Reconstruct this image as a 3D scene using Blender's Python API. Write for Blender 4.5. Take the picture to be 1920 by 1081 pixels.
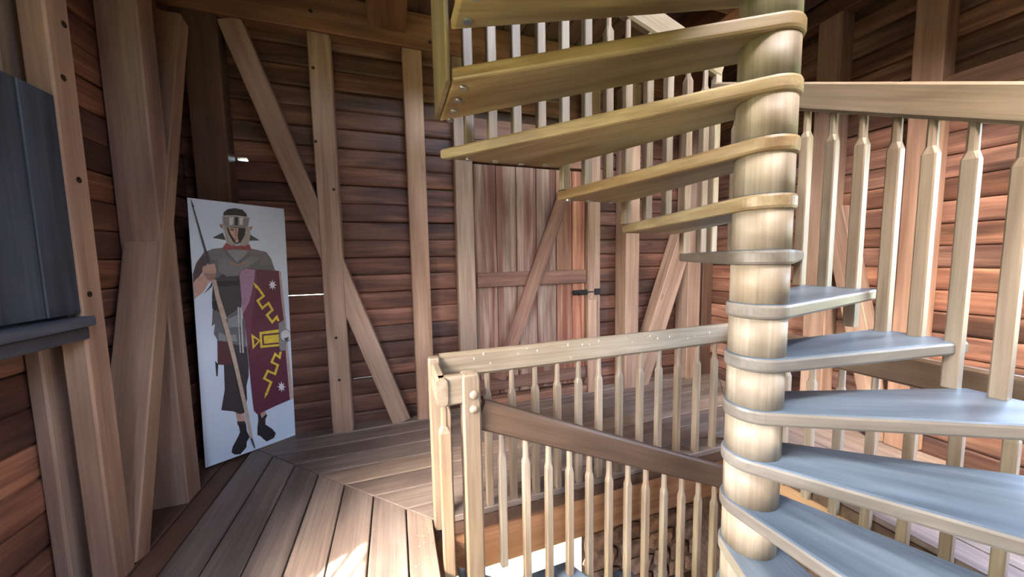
import bpy, bmesh, math, random
from mathutils import Vector, Matrix
random.seed(7)
C = bpy.context.scene.collection
for o in list(bpy.data.objects): bpy.data.objects.remove(o)
sc = bpy.context.scene

CAMR = [[0.945456, -0.325216, -0.018639], [0.045267, 0.074503, 0.996193], [0.322589, 0.9427, -0.085161]]
# ------------------------------------------------------------------ camera
cam = bpy.data.cameras.new('camera'); cam.sensor_width = 36; cam.lens = 12.0
cam.sensor_fit = 'HORIZONTAL'; cam.clip_start = .02; cam.clip_end = 200
co = bpy.data.objects.new('camera', cam); C.objects.link(co); sc.camera = co
RX, RY, RZ = CAMR
co.matrix_world = Matrix(((RX[0], RY[0], -RZ[0], 0), (RX[1], RY[1], -RZ[1], 0), (RX[2], RY[2], -RZ[2], 1.55), (0, 0, 0, 1)))

# ------------------------------------------------------------------ sky, sun, daylight, exposure
w = bpy.data.worlds.new('sky'); sc.world = w; w.use_nodes = True
nt = w.node_tree; bg = nt.nodes['Background']
sky = nt.nodes.new('ShaderNodeTexSky'); sky.sky_type = 'NISHITA'; sky.sun_disc = False
sky.sun_elevation = math.radians(57); sky.sun_rotation = math.radians(244); sky.dust_density = 8
nt.links.new(sky.outputs[0], bg.inputs[0]); bg.inputs[1].default_value = 2.1
sun = bpy.data.lights.new('sun', 'SUN'); sun.energy = 8; sun.angle = math.radians(.55); sun.color = (1, .93, .82)
so = bpy.data.objects.new('sun', sun); C.objects.link(so)
SD = Vector((.9*math.cos(math.radians(57)), .43*math.cos(math.radians(57)), -math.sin(math.radians(57)))).normalized()
so.rotation_euler = SD.to_track_quat('-Z', 'Y').to_euler(); so.location = (-6, -3, 9)
sc.view_settings.view_transform = 'Standard'; sc.view_settings.look = 'None'
sc.view_settings.gamma = 1; sc.view_settings.use_curve_mapping = False
sc.view_settings.exposure = 2.75
cy = sc.cycles
cy.max_bounces = 12; cy.diffuse_bounces = 8; cy.glossy_bounces = 4; cy.sample_clamp_indirect = 8
cy.caustics_reflective = False; cy.caustics_refractive = False
def portal(name, loc, size, d):
    l = bpy.data.lights.new(name, 'AREA'); l.shape = 'RECTANGLE'; l.size, l.size_y = size
    l.cycles.is_portal = True
    o = bpy.data.objects.new(name, l); C.objects.link(o); o.location = loc
    o.rotation_euler = Vector(d).to_track_quat('-Z', 'Y').to_euler()
MB_COLS = [(0.09, 0.036, 0.026), (0.18, 0.083, 0.056), (0.31, 0.155, 0.1)]
MT_COLS = [(0.25, 0.155, 0.11), (0.38, 0.255, 0.185), (0.48, 0.345, 0.26)]
MD_COLS = [(0.08, 0.042, 0.028), (0.13, 0.075, 0.05), (0.17, 0.1, 0.07)]
MO_COLS = [(0.2, 0.148, 0.098), (0.285, 0.225, 0.16), (0.37, 0.305, 0.23)]
MTOP = ((0.048, 0.07, 0.095), (0.15, 0.195, 0.24), 0.36)  # worn grey tread tops, with the window's blue sky sheen mixed into the colour
MF_COLS = [(0.15, 0.112, 0.095), (0.235, 0.185, 0.155), (0.31, 0.255, 0.215)]
MDOOR_COLS = [(0.15, 0.085, 0.065), (0.3, 0.21, 0.165), (0.42, 0.34, 0.28)]
MDB_COLS = [(0.12, 0.06, 0.045), (0.2, 0.11, 0.08), (0.28, 0.17, 0.12)]
MS_COLS = [(0.028, 0.034, 0.045), (0.06, 0.07, 0.088), (0.095, 0.112, 0.138)]
FRONT_FILL = [(-0.7, -0.15, 1.6, 2.25)]  # unseen opening in the front wall, added for fill light
LWY0 = -0.2
RWY0 = -1.4
RWZ0 = 0.934
MTR_COLS = [(0.27, 0.185, 0.085), (0.41, 0.3, 0.15), (0.5, 0.39, 0.22)]
MTW_COLS = [(0.15, 0.123, 0.09), (0.22, 0.188, 0.145), (0.29, 0.255, 0.205)]
PEGS_B1 = [(-0.565, 3.166), (-0.581, 2.572), (-0.466, 2.18), (-0.522, 0.881), (-0.518, 0.494)]
PEGS_L1 = [(2.181, 2.634), (2.143, 2.388), (2.158, 1.949), (2.139, 1.425)]
PEGS_PL = [(-0.554, 3.6), (0.445, 3.686), (0.396, 3.526)]
PINS = [(-0.069, 0.064, 0.012, 0.03), (0.88, 0.502, 0.012, 0.03), (-1.156, 2.463, 0.035, 0.022), (-0.756, 1.269, 0.17, 0.004), (-0.3, 0.604, 0.12, 0.004)]

# ------------------------------------------------------------------ materials
def wood(name, cols, sx=1.3, sy=16, rough=.6, knots=0., bump=.25, stain=0., stain_col=(.1, .08, .07), st=(1.6, 5, .5, .66), spec=.35, streak=.35, top=None, blotch=.5):
    """procedural wood, grain along local X; tinted by the object's own colour"""
    m = bpy.data.materials.new(name); m.use_nodes = True; n = m.node_tree.nodes; l = m.node_tree.links
    b = n['Principled BSDF']; b.inputs['Roughness'].default_value = rough
    b.inputs['Specular IOR Level'].default_value = spec
    tc = n.new('ShaderNodeTexCoord'); oi = n.new('ShaderNodeObjectInfo')
    rnd = n.new('ShaderNodeMath'); rnd.operation = 'MULTIPLY'; rnd.inputs[1].default_value = 61.7
    l.new(oi.outputs['Random'], rnd.inputs[0])
    def noise(scale, sc3, det=4, dist=0., w=0.):
        mp = n.new('ShaderNodeMapping'); mp.inputs['Scale'].default_value = sc3; l.new(tc.outputs['Object'], mp.inputs[0])
        t = n.new('ShaderNodeTexNoise'); t.noise_dimensions = '4D'; t.inputs['Scale'].default_value = scale
        t.inputs['Detail'].default_value = det; t.inputs['Distortion'].default_value = dist
        ad = n.new('ShaderNodeMath'); ad.inputs[1].default_value = w; l.new(rnd.outputs[0], ad.inputs[0])
        l.new(mp.outputs[0], t.inputs['Vector']); l.new(ad.outputs[0], t.inputs['W']); return t.outputs['Fac']
    def ramp(f, a, b_, ca=(0, 0, 0, 1), cb=(1, 1, 1, 1)):
        r = n.new('ShaderNodeValToRGB'); r.color_ramp.elements[0].position = a; r.color_ramp.elements[1].position = b_
        r.color_ramp.elements[0].color = ca; r.color_ramp.elements[1].color = cb; l.new(f, r.inputs[0]); return r
    def mix(f, a, b_, mode='MIX'):
        x = n.new('ShaderNodeMix'); x.data_type = 'RGBA'; x.blend_type = mode
        if isinstance(f, float): x.inputs['Factor'].default_value = f
        else: l.new(f, x.inputs['Factor'])
        for v, s in ((a, 'A'), (b_, 'B')):
            k = [i for i in x.inputs if i.name == s and i.type == 'RGBA'][0]
            if isinstance(v, tuple): k.default_value = (*v, 1) if len(v) == 3 else v
            else: l.new(v, k)
        return [o for o in x.outputs if o.type == 'RGBA'][0]
    g1 = noise(1, (sx, sy, sy), 5, .6)
    r = ramp(g1, .3, .7, (*cols[0], 1), (*cols[-1], 1))
    for i, c in enumerate(cols[1:-1]):
        e = r.color_ramp.elements.new(.3 + .4*(i+1)/(len(cols)-1)); e.color = (*c, 1)
    col = r.outputs[0]
    g2 = noise(1, (sx*2.2, sy*7, sy*7), 3, .2, 3.1)
    s = ramp(g2, .25, .75, (1-streak, 1-streak, 1-streak, 1), (1+streak*.4, 1+streak*.4, 1+streak*.4, 1))
    col = mix(1., col, s.outputs[0], 'MULTIPLY')
    if blotch:
        g4 = ramp(noise(1, (1.1, 2.2, 2.2), 3, 0, 17.), .35, .65, (1-blotch*.5,)*3 + (1,), (1+blotch*.25,)*3 + (1,))
        col = mix(1., col, g4.outputs[0], 'MULTIPLY')
    if stain:
        g3 = noise(1, (st[0], st[1], st[1]), 4, .5, 9.7)
        f = ramp(g3, st[2], st[3], (0, 0, 0, 1), (stain, stain, stain, 1))
        col = mix(f.outputs[0], col, stain_col)
    if knots:
        mp = n.new('ShaderNodeMapping'); mp.inputs['Scale'].default_value = (2.2, 6.5, 6.5); l.new(tc.outputs['Object'], mp.inputs[0])
        v = n.new('ShaderNodeTexVoronoi'); v.voronoi_dimensions = '4D'; l.new(mp.outputs[0], v.inputs['Vector']); l.new(rnd.outputs[0], v.inputs['W'])
        v.inputs['Scale'].default_value = 1
        f = ramp(v.outputs['Distance'], .07, .15, (knots, knots, knots, 1), (0, 0, 0, 1))
        col = mix(f.outputs[0], col, tuple(c*.28 for c in cols[0]))
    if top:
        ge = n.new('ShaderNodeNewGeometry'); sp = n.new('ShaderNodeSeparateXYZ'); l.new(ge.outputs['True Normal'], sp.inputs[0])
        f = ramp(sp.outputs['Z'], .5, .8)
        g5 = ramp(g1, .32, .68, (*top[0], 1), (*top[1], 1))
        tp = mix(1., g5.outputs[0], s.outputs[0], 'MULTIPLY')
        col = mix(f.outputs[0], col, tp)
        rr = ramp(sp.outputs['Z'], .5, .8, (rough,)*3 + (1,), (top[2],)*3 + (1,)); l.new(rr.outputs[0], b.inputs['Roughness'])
    col = mix(1., col, oi.outputs['Color'], 'MULTIPLY')
    l.new(col, b.inputs['Base Color'])
    if bump:
        bp = n.new('ShaderNodeBump'); bp.inputs['Strength'].default_value = bump; bp.inputs['Distance'].default_value = .004
        l.new(g2, bp.inputs['Height']); l.new(bp.outputs[0], b.inputs['Normal'])
    return m

def plain(name, col, rough=.6, metal=0., noise_amt=.15, scale=20., spec=.4):
    m = bpy.data.materials.new(name); m.use_nodes = True; n = m.node_tree.nodes; l = m.node_tree.links
    b = n['Principled BSDF']; b.inputs['Roughness'].default_value = rough; b.inputs['Metallic'].default_value = metal
    b.inputs['Specular IOR Level'].default_value = spec
    tc = n.new('ShaderNodeTexCoord'); t = n.new('ShaderNodeTexNoise'); t.inputs['Scale'].default_value = scale; t.inputs['Detail'].default_value = 5
    l.new(tc.outputs['Object'], t.inputs['Vector']); oi = n.new('ShaderNodeObjectInfo')
    r = n.new('ShaderNodeValToRGB'); r.color_ramp.elements[0].position = .3; r.color_ramp.elements[1].position = .7
    r.color_ramp.elements[0].color = (*[c*(1-noise_amt) for c in col], 1); r.color_ramp.elements[1].color = (*[min(1, c*(1+noise_amt)) for c in col], 1)
    l.new(t.outputs['Fac'], r.inputs[0])
    x = n.new('ShaderNodeMix'); x.data_type = 'RGBA'; x.blend_type = 'MULTIPLY'; x.inputs['Factor'].default_value = 1
    ci = [i for i in x.inputs if i.type == 'RGBA']; l.new(r.outputs[0], ci[0]); l.new(oi.outputs['Color'], ci[1])
    l.new([o for o in x.outputs if o.type == 'RGBA'][0], b.inputs['Base Color'])
    return m

M_BOARD = wood('red_brown_log_boards', MB_COLS, 1.1, 12, .55, .5, .3, .75, (.03, .016, .013), streak=.4, blotch=.9, st=(1.2, 7, .49, .66))
M_TIMBER = wood('tan_fir_timber', MT_COLS, .9, 13, .55, .6, .2, .0, streak=.22, blotch=.35)
M_DARKTIMBER = wood('smoky_brown_timber', MD_COLS, .9, 11, .6, .5, .25, .4, (.05, .03, .022), streak=.3)
M_OAK = wood('pale_stair_oak', MO_COLS, 1.1, 15, .52, .0, .15, .25, (.17, .115, .06), streak=.25, spec=.45)
M_TREAD = wood('stair_oak_worn_grey_sky_tinted_top', MTR_COLS, 1.1, 12, .45, .0, .15, .7, (.17, .095, .04), streak=.25, spec=.5, top=MTOP, blotch=.7, st=(.9, 8, .47, .62))
M_TREADW = wood('stair_oak_worn_all_over_sky_tinted_top', MTW_COLS, 1.1, 9, .45, .0, .15, .4, (.13, .115, .10), streak=.22, spec=.5, top=MTOP, blotch=.7)
M_FLOOR = wood('worn_floor_planks', MF_COLS, .9, 14, .5, .35, .25, .3, (.08, .06, .05), streak=.3)
M_DOOR = wood('weathered_door_planks', MDOOR_COLS, .9, 11, .6, .5, .3, .85, (.13, .042, .026), streak=.4, st=(.55, 10, .46, .58))
M_DOORBACK = wood('rough_red_brown_slats', MDB_COLS, .9, 11, .6, .5, .3, .4, (.05, .03, .03), streak=.4)
M_SHUTTER = wood('dark_slate_shutter_planks', MS_COLS, .8, 9, .5, .0, .3, streak=.35)
M_STONE = plain('rubble_stone', (.24, .155, .115), .85, 0, .5, 9)
M_MORTAR = plain('grey_mortar', (.13, .09, .07), .9, 0, .4, 14)
M_GROUND = plain('grassy_ground', (.10, .12, .06), .9, 0, .2, 1)
M_IRON = plain('black_iron', (.02, .02, .022), .4, .7, .3, 60)
M_STEEL = plain('galvanised_bolt', (.5, .5, .47), .35, .9, .2, 90)
M_WHITE = plain('white_print_board', (.64, .76, .9), .35, 0, .02, 3)
M_PIN = plain('turned_wooden_peg', (.33, .25, .17), .5, 0, .15, 40)

# ------------------------------------------------------------------ builders
WM = {}
def empty(name, loc, kind=None):
    o = bpy.data.objects.new(name, None); C.objects.link(o); o.location = loc; o.empty_display_size = .1
    WM[o.name] = Matrix.Translation(loc)
    if kind: o['kind'] = kind
    return o
def tag(o, label, cat, group=None):
    o['label'] = label; o['category'] = cat
    if group: o['group'] = group
    return o
def place(name, me, M, parent=None, tint=None, kind=None):
    o = bpy.data.objects.new(name, me); C.objects.link(o)
    if parent is not None:
        o.parent = parent; o.matrix_basis = WM[parent.name].inverted() @ M
    else: o.matrix_basis = M
    WM[o.name] = M.copy()
    if tint: o.color = (*tint, 1) if len(tint) == 3 else tint
    if kind: o['kind'] = kind
    return o
def mesh(name, vs, fs, mat, smooth=False):
    me = bpy.data.meshes.new(name); me.from_pydata([tuple(v) for v in vs], [], fs)
    bm = bmesh.new(); bm.from_mesh(me); bmesh.ops.recalc_face_normals(bm, faces=bm.faces); bm.to_mesh(me); bm.free()
    for m in (mat if isinstance(mat, list) else [mat]): me.materials.append(m)
    if smooth:
        for p in me.polygons: p.use_smooth = True
    return me
def jitter(a=.12, warm=.04):
    k = 1 + random.uniform(-a, a); h = random.uniform(-warm, warm)
    return (k*(1+h), k, k*(1-h))
def profile_bar(prof, L):
    """profile (y,z) polygon extruded along local X from 0 to L"""
    n = len(prof); vs = [(0, y, z) for y, z in prof] + [(L, y, z) for y, z in prof]
    fs = [tuple(range(n)), tuple(range(2*n-1, n-1, -1))] + [(i, (i+1) % n, n+(i+1) % n, n+i) for i in range(n)]
    return vs, fs
def chamf(wd, h, c):
    a, b = wd/2, h/2
    return [(-a+c, -b), (a-c, -b), (a, -b+c), (a, b-c), (a-c, b), (-a+c, b), (-a, b-c), (-a, -b+c)]
def frame_from(p0, p1, up):
    x = (Vector(p1)-Vector(p0)).normalized(); y = Vector(up).cross(x)
    if y.length < 1e-4: y = Vector((0, 1, 0))
    y.normalize(); z = x.cross(y)
    return Matrix(((x.x, y.x, z.x, p0[0]), (x.y, y.y, z.y, p0[1]), (x.z, y.z, z.z, p0[2]), (0, 0, 0, 1)))
def bar(name, p0, p1, wd, h, mat, parent=None, up=(0, 0, 1), c=.006, tint=None, kind=None):
    """timber from p0 to p1 (centre line); h measured along `up`, wd across"""
    L = (Vector(p1)-Vector(p0)).length; M = frame_from(p0, p1, up)
    return place(name, mesh(name, *profile_bar(chamf(wd, h, c), L), mat), M, parent, tint or jitter(.06, .03), kind)
def box_bar(name, x, y, z, mat, parent=None, axis='z', **k):
    """axis-aligned timber filling the given ranges, grain along axis"""
    cx, cy_, cz = [(a[0]+a[1])/2 for a in (x, y, z)]
    if axis == 'z': return bar(name, (cx, cy_, z[0]), (cx, cy_, z[1]), x[1]-x[0], y[1]-y[0], mat, parent, up=(0, 1, 0), **k)
    if axis == 'x': return bar(name, (x[0], cy_, cz), (x[1], cy_, cz), y[1]-y[0], z[1]-z[0], mat, parent, up=(0, 0, 1), **k)
    return bar(name, (cx, y[0], cz), (cx, y[1], cz), x[1]-x[0], z[1]-z[0], mat, parent, up=(0, 0, 1), **k)
def poly_prism(name, poly, z0, z1, ang, mat, parent=None, bev=.004, tint=None, segs=1, org=None, smooth_sides=False):
    """world polygon extruded z0..z1; local X turned by ang so the grain follows it"""
    ox, oy = org or (sum(p[0] for p in poly)/len(poly), sum(p[1] for p in poly)/len(poly))
    ca, sa = math.cos(ang), math.sin(ang)
    loc = [((x-ox)*ca+(y-oy)*sa, -(x-ox)*sa+(y-oy)*ca) for x, y in poly]
    bm = bmesh.new(); h = z1-z0
    f = bm.faces.new([bm.verts.new((x, y, 0)) for x, y in loc])
    r = bmesh.ops.extrude_face_region(bm, geom=[f]); bmesh.ops.translate(bm, vec=(0, 0, h), verts=[v for v in r['geom'] if isinstance(v, bmesh.types.BMVert)])
    bmesh.ops.recalc_face_normals(bm, faces=bm.faces)
    if bev:
        ed = [e for e in bm.edges if abs(e.verts[0].co.z-e.verts[1].co.z) < 1e-6]
        bmesh.ops.bevel(bm, geom=ed, offset=bev, segments=segs, affect='EDGES', profile=.5)
    me = bpy.data.meshes.new(name); bm.to_mesh(me); bm.free(); me.materials.append(mat)
    return place(name, me, Matrix.Translation((ox, oy, z0)) @ Matrix.Rotation(ang, 4, 'Z'), parent, tint or jitter(.08, .03))
def plate(name, rng_a, rng_b, thick, holes, kind, mat, axis):
    """rectangular slab with rectangular holes; axis = normal axis; thick = (t0,t1) on it"""
    A = sorted({*rng_a, *[h[0] for h in holes], *[h[1] for h in holes]}); B = sorted({*rng_b, *[h[2] for h in holes], *[h[3] for h in holes]})
    A = [a for a in A if rng_a[0] <= a <= rng_a[1]]; B = [b for b in B if rng_b[0] <= b <= rng_b[1]]
    vs, fs = [], []
    for a0, a1 in zip(A, A[1:]):
        for b0, b1 in zip(B, B[1:]):
            ca, cb = (a0+a1)/2, (b0+b1)/2
            if any(h[0] < ca < h[1] and h[2] < cb < h[3] for h in holes): continue
            k = len(vs)
            for t in thick:
                for a, b in ((a0, b0), (a1, b0), (a1, b1), (a0, b1)):
                    vs.append({'x': (t, a, b), 'y': (a, t, b), 'z': (a, b, t)}[axis])
            fs += [(k, k+1, k+2, k+3), (k+4, k+5, k+6, k+7)] + [(k+i, k+(i+1) % 4, k+4+(i+1) % 4, k+4+i) for i in range(4)]
    return place(name, mesh(name, vs, fs, mat), Matrix.Identity(4), None, (1, 1, 1), kind)

# ------------------------------------------------------------------ room shell
XL, XR, YB, YF, ZC = -1.55, 3.87, 3.48, -1.5, 3.8          # board faces, ceiling underside
WX0, WX1, WY0, WY1 = .15, 2.62, -.15, 1.97                 # stair well in the floor
LWIN = (LWY0, 1.40, 1.262, 2.50); RWIN = (RWY0, .88, RWZ0, 2.412)   # y0,y1,z0,z1
CH = .1642; Z0 = .113-CH                                    # course height and first course
PIN = [(x, Z0+CH*math.floor((z-Z0)/CH)+.5*h, w_, h) for x, z, w_, h in PINS]   # knot holes and gaps letting daylight in
floor = plate('floor', (-1.72, 4.05), (-1.68, 3.66), (-.12, -.045), [(WX0, WX1, WY0, WY1)], 'structure', M_DARKTIMBER, 'z')
wall_back = plate('wall_back', (-1.66, 4.05), (0, ZC), (YB+.05, YB+.13), [(x-w_*1.5, x+w_*1.5, z-.03, z+.03) for x, z, w_, h in PIN], 'structure', M_DARKTIMBER, 'y')
wall_left = plate('wall_left', (-1.66, YB+.05), (0, ZC), (XL-.13, XL-.05), [LWIN], 'structure', M_DARKTIMBER, 'x')
wall_right = plate('wall_right', (-1.66, YB+.05), (0, ZC), (XR+.05, XR+.13), [RWIN], 'structure', M_DARKTIMBER, 'x')
FRONT_FILL_HOLES = FRONT_FILL
wall_front = plate('wall_front', (-1.66, 4.05), (0, ZC), (YF-.13, YF-.05), FRONT_FILL_HOLES, 'structure', M_DARKTIMBER, 'y')
portal('left_window_daylight', (XL-.2, (LWIN[0]+LWIN[1])/2, (LWIN[2]+LWIN[3])/2), (LWIN[1]-LWIN[0], LWIN[3]-LWIN[2]), (1, 0, 0))
portal('right_window_daylight', (XR+.2, (RWIN[0]+RWIN[1])/2, (RWIN[2]+RWIN[3])/2), (RWIN[1]-RWIN[0], RWIN[3]-RWIN[2]), (-1, 0, 0))
for x0, x1, z0, z1 in FRONT_FILL_HOLES: portal('added_front_fill_opening', ((x0+x1)/2, YF-.2, (z0+z1)/2), (x1-x0, z1-z0), (0, 1, 0))

# log boards: one object per board, 21 courses
def board_prof(h):
    d = .05
    return [(0, -h/2), (d*.62, -h/2), (d*.86, -h/2+.006), (d*.975, -h/2+.02), (d, -h/2+.05), (d, h/2-.045), (d*.97, h/2-.02), (d*.84, h/2-.006), (d*.6, h/2), (0, h/2)]
def course(k): return Z0+CH*k, Z0+CH*(k+1)
def seg_board(parent, p0, p1, inward, k, notch=None, tone=(1, 1, 1)):
    z0, z1 = course(k); L = (Vector(p1)-Vector(p0)).length; x = (Vector(p1)-Vector(p0))/L; y = Vector(inward); zz = x.cross(y)
    s = 1 if zz.z > 0 else -1
    h = CH-.001; pr = board_prof(h)
    if notch is None: vs, fs = profile_bar([(a, b*s) for a, b in pr], L)
    else:
        vs, fs = [], []
        for a, b, lo in ((0, notch[0], None), (notch[0], notch[1], notch[2]), (notch[1], L, None)):
            pp = pr if lo is None else [(u, max(v, lo)) for u, v in pr]
            v2, f2 = profile_bar([(u, v*s) for u, v in pp], b-a); q = len(vs)
            vs += [(v[0]+a, v[1], v[2]) for v in v2]; fs += [tuple(i+q for i in f) for f in f2]
    off = -.05 + random.uniform(-.006, .008)
    o = Vector((p0[0], p0[1], (z0+z1)/2)) + y*off
    M = Matrix(((x.x, y.x, zz.x, o.x), (x.y, y.y, zz.y, o.y), (x.z, y.z, zz.z, o.z), (0, 0, 0, 1)))
    M = M @ Matrix.Rotation(random.uniform(-.0018, .0018), 4, 'Y')
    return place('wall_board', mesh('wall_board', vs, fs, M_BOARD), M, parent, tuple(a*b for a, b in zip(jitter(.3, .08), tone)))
def courses_around(k, lo, hi, win):
    z0, z1 = course(k); zc = (z0+z1)/2
    if win and win[2] < zc < win[3]: return [(lo, win[0]), (win[1], hi)]
    return [(lo, hi)]
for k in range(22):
    zc = sum(course(k))/2
    nt_ = None
    for x, z, w_, h in PIN:
        if course(k)[0] < z < course(k)[1]: nt_ = (x-w_-XL, x+w_-XL, -CH/2+h)
    if .1 < zc < 2.5:      # interrupted by the door
        for a, b in ((XL, .70), (2.12, XR)):
            seg_board(wall_back, (a, YB, 0), (b, YB, 0), (0, -1, 0), k, nt_ if (nt_ and a == XL) else None)
    else: seg_board(wall_back, (XL, YB, 0), (XR, YB, 0), (0, -1, 0), k, nt_)
    for a, b in courses_around(k, YF, YB, LWIN): seg_board(wall_left, (XL, a, 0), (XL, b, 0), (1, 0, 0), k, None, (1.2, 1.14, 1.08))  # left boards tinted slightly lighter, window light put into their colour
    for a, b in courses_around(k, YF, YB, RWIN): seg_board(wall_right, (XR, a, 0), (XR, b, 0), (-1, 0, 0), k, None, (1.6, 1.75, 1.8))  # right boards tinted lighter to stand in for the stronger light there
    cuts = [(f[0], f[1]) for f in FRONT_FILL_HOLES if f[2] < zc < f[3]]; xs = [XL] + [v for c in sorted(cuts) for v in c] + [XR]
    for a, b in zip(xs[::2], xs[1::2]): seg_board(wall_front, (a, YF, 0), (b, YF, 0), (0, 1, 0), k)

# floor planks, mitred at 45 degrees round the stair well
G = .004
for i in range(7):                                     # left side, running with Y
    x0, x1 = -1.2+.2*i+G, min(-1.2+.2*(i+1), WX0)-G
    poly_prism('floor_board', [(x0, YF), (x1, YF), (x1, 2.14-x1-.003), (x0, 2.14-x0-.003)], -.04, random.uniform(-.003, .001), math.pi/2, M_FLOOR, floor)
for j in range(7):                                     # along the back wall
    y0, y1 = 1.94+.2*j+G, 1.94+.2*(j+1)-G
    y0 = max(y0, WY1)
    poly_prism('floor_board', [(2.14-y0+.003, y0), (y0+.68-.003, y0), (y1+.68-.003, y1), (2.14-y1+.003, y1)], -.04, random.uniform(-.003, .001), 0, M_FLOOR, floor,
               tint=(1.45, 1.38, 1.25) if j == 3 else None)
for i in range(6):                                     # right side
    x0, x1 = 2.62+.2*i+G, min(2.62+.2*(i+1), 3.83)-G
    poly_prism('floor_board', [(x0, YF), (x1, YF), (x1, x1-.68-.003), (x0, x0-.68-.003)], -.04, random.uniform(-.003, .001), math.pi/2, M_FLOOR, floor)
for j in range(7):                                     # in front of the well
    y0, y1 = YF+.2*j+G, min(YF+.2*(j+1), WY0)-G
    if y1 > y0: poly_prism('floor_board', [(WX0+G, y0), (WX1-G, y0), (WX1-G, y1), (WX0+G, y1)], -.04, -.001, 0, M_FLOOR, floor)
box_bar('floor_board', (-1.35, -1.218), (YF, 3.33), (-.045, -.018), M_DARKTIMBER, floor, 'y', tint=(1.2, 1.1, 1))
box_bar('floor_board', (XL-.05, -1.352), (YF, 3.33), (-.045, -.006), M_DARKTIMBER, floor, 'y', tint=(1.0, 1, 1))
box_bar('floor_board', (-1.2, 3.83), (3.345, YB), (-.045, .004), M_FLOOR, floor, 'x', tint=(1.1, 1.05, 1))
# ceiling and the storey above
HX0, HX1, HY0, HY1 = .12, 2.65, -.95, 2.05
ceiling = plate('ceiling', (-1.66, 4.05), (-1.68, 3.66), (ZC, ZC+.06), [(HX0, HX1, HY0, HY1)], 'structure', M_DARKTIMBER, 'z')
for i in range(27):
    x0 = -1.5+.2*i
    for a, b in ([(YF, HY0), (HY1, YB)] if HX0-.1 < x0+.1 < HX1+.1 else [(YF, YB)]):
        box_bar('ceiling_board', (x0+.003, x0+.197), (a, b), (ZC-.02, ZC+.005), M_DARKTIMBER, ceiling, 'y')
plate('wall_upper_front', (HX0, HX1), (ZC+.06, 5.6), (HY0-.08, HY0), [(HX0+.2, HX0+2.2, 4.4, 5.4)], 'structure', M_BOARD, 'y')  # unseen opening added to throw daylight onto right wall and back balusters
portal('added_upper_opening_daylight', (HX0+1.2, HY0-.2, 4.9), (2.0, 1.0), (0, 1, 0))
for n_, (x, y) in {'wall_upper_left': ((HX0-.08, HX0), (HY0, HY1)), 'wall_upper_right': ((HX1, HX1+.08), (HY0, HY1)), 'wall_upper_back': ((HX0, HX1), (HY1, HY1+.08))}.items():
    box_bar(n_, x, y, (ZC+.06, 5.6), M_BOARD, None, 'z', kind='structure', tint=(1, 1, 1))
box_bar('ceiling_upper', (HX0-.1, HX1+.1), (HY0-.1, HY1+.1), (5.6, 5.7), M_DARKTIMBER, None, 'x', kind='structure', tint=(1, 1, 1))

# lower storey seen through the well
ZL = -3.0
plate('wall_lower_left', (-1.66, 3.66), (ZL, -.12), (-1.6, -1.5), [(.3, 1.5, -2.2, -1.0)], 'structure', M_MORTAR, 'x')
plate('wall_lower_right', (-1.66, 3.66), (ZL, -.12), (3.9, 4.0), [], 'structure', M_MORTAR, 'x')
plate('wall_lower_front', (-1.66, 4.05), (ZL, -.12), (-1.66, -1.56), [], 'structure', M_MORTAR, 'y')
LOW = (.45, 2.07, -2.6, -1.15)
wall_lower_back = plate('wall_lower_back', (-1.66, 4.05), (ZL, -.12), (3.53, 3.75), [LOW], 'structure', M_MORTAR, 'y')
portal('lower_window_daylight', ((LOW[0]+LOW[1])/2, 3.85, (LOW[2]+LOW[3])/2), (LOW[1]-LOW[0], LOW[3]-LOW[2]), (0, -1, 0))
portal('lower_side_daylight', (-1.7, .9, -1.6), (1.2, 1.2), (1, 0, 0))
plate('floor_lower', (-1.66, 4.05), (-1.68, 3.66), (ZL-.1, ZL), [], 'structure', M_DARKTIMBER, 'z')
plate('ground', (-60, 60), (-60, 60), (ZL-.4, ZL-.15), [(-1.7, 4.1, -1.7, 3.7)], 'structure', M_GROUND, 'z')
rs = random.Random(3)
def stone(x, z, a, b):
    vs, fs = [], []; n = 9; ph = rs.uniform(0, 6)
    rad = [rs.uniform(.86, 1.04) for _ in range(n)]
    for lev, sc_, d in ((0, .96, 0), (1, 1, .03), (2, .72, .055+rs.uniform(0, .02))):
        for i in range(n):
            t = ph+2*math.pi*i/n; c, s = math.cos(t), math.sin(t)
            c = math.copysign(abs(c)**.6, c); s = math.copysign(abs(s)**.6, s)
            vs.append((a*c*rad[i]*sc_, -d, b*s*rad[i]*sc_))
    for lev in (0, 1): fs += [(lev*n+i, lev*n+(i+1) % n, lev*n+n+(i+1) % n, lev*n+n+i) for i in range(n)]
    fs += [tuple(range(2*n, 3*n)), tuple(range(n-1, -1, -1))]
    k = rs.uniform(.6, 1.35); hgh = rs.uniform(-.12, .14)
    place('stone', mesh('stone', vs, fs, M_STONE), Matrix.Translation((x, 3.535, z)), wall_lower_back, (k*(1+hgh), k, k*(1-hgh)))
z = -2.95
while z < -.7:
    h = rs.uniform(.2, .34); x = LOW[1]-.0 if LOW[2] < z+h/2 < LOW[3] else -.2
    while x < 3.9:
        wd = rs.uniform(.26, .62)
        stone(x+wd/2, z+h/2, wd/2*.98, h/2*.98); x += wd
    z += h

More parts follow.
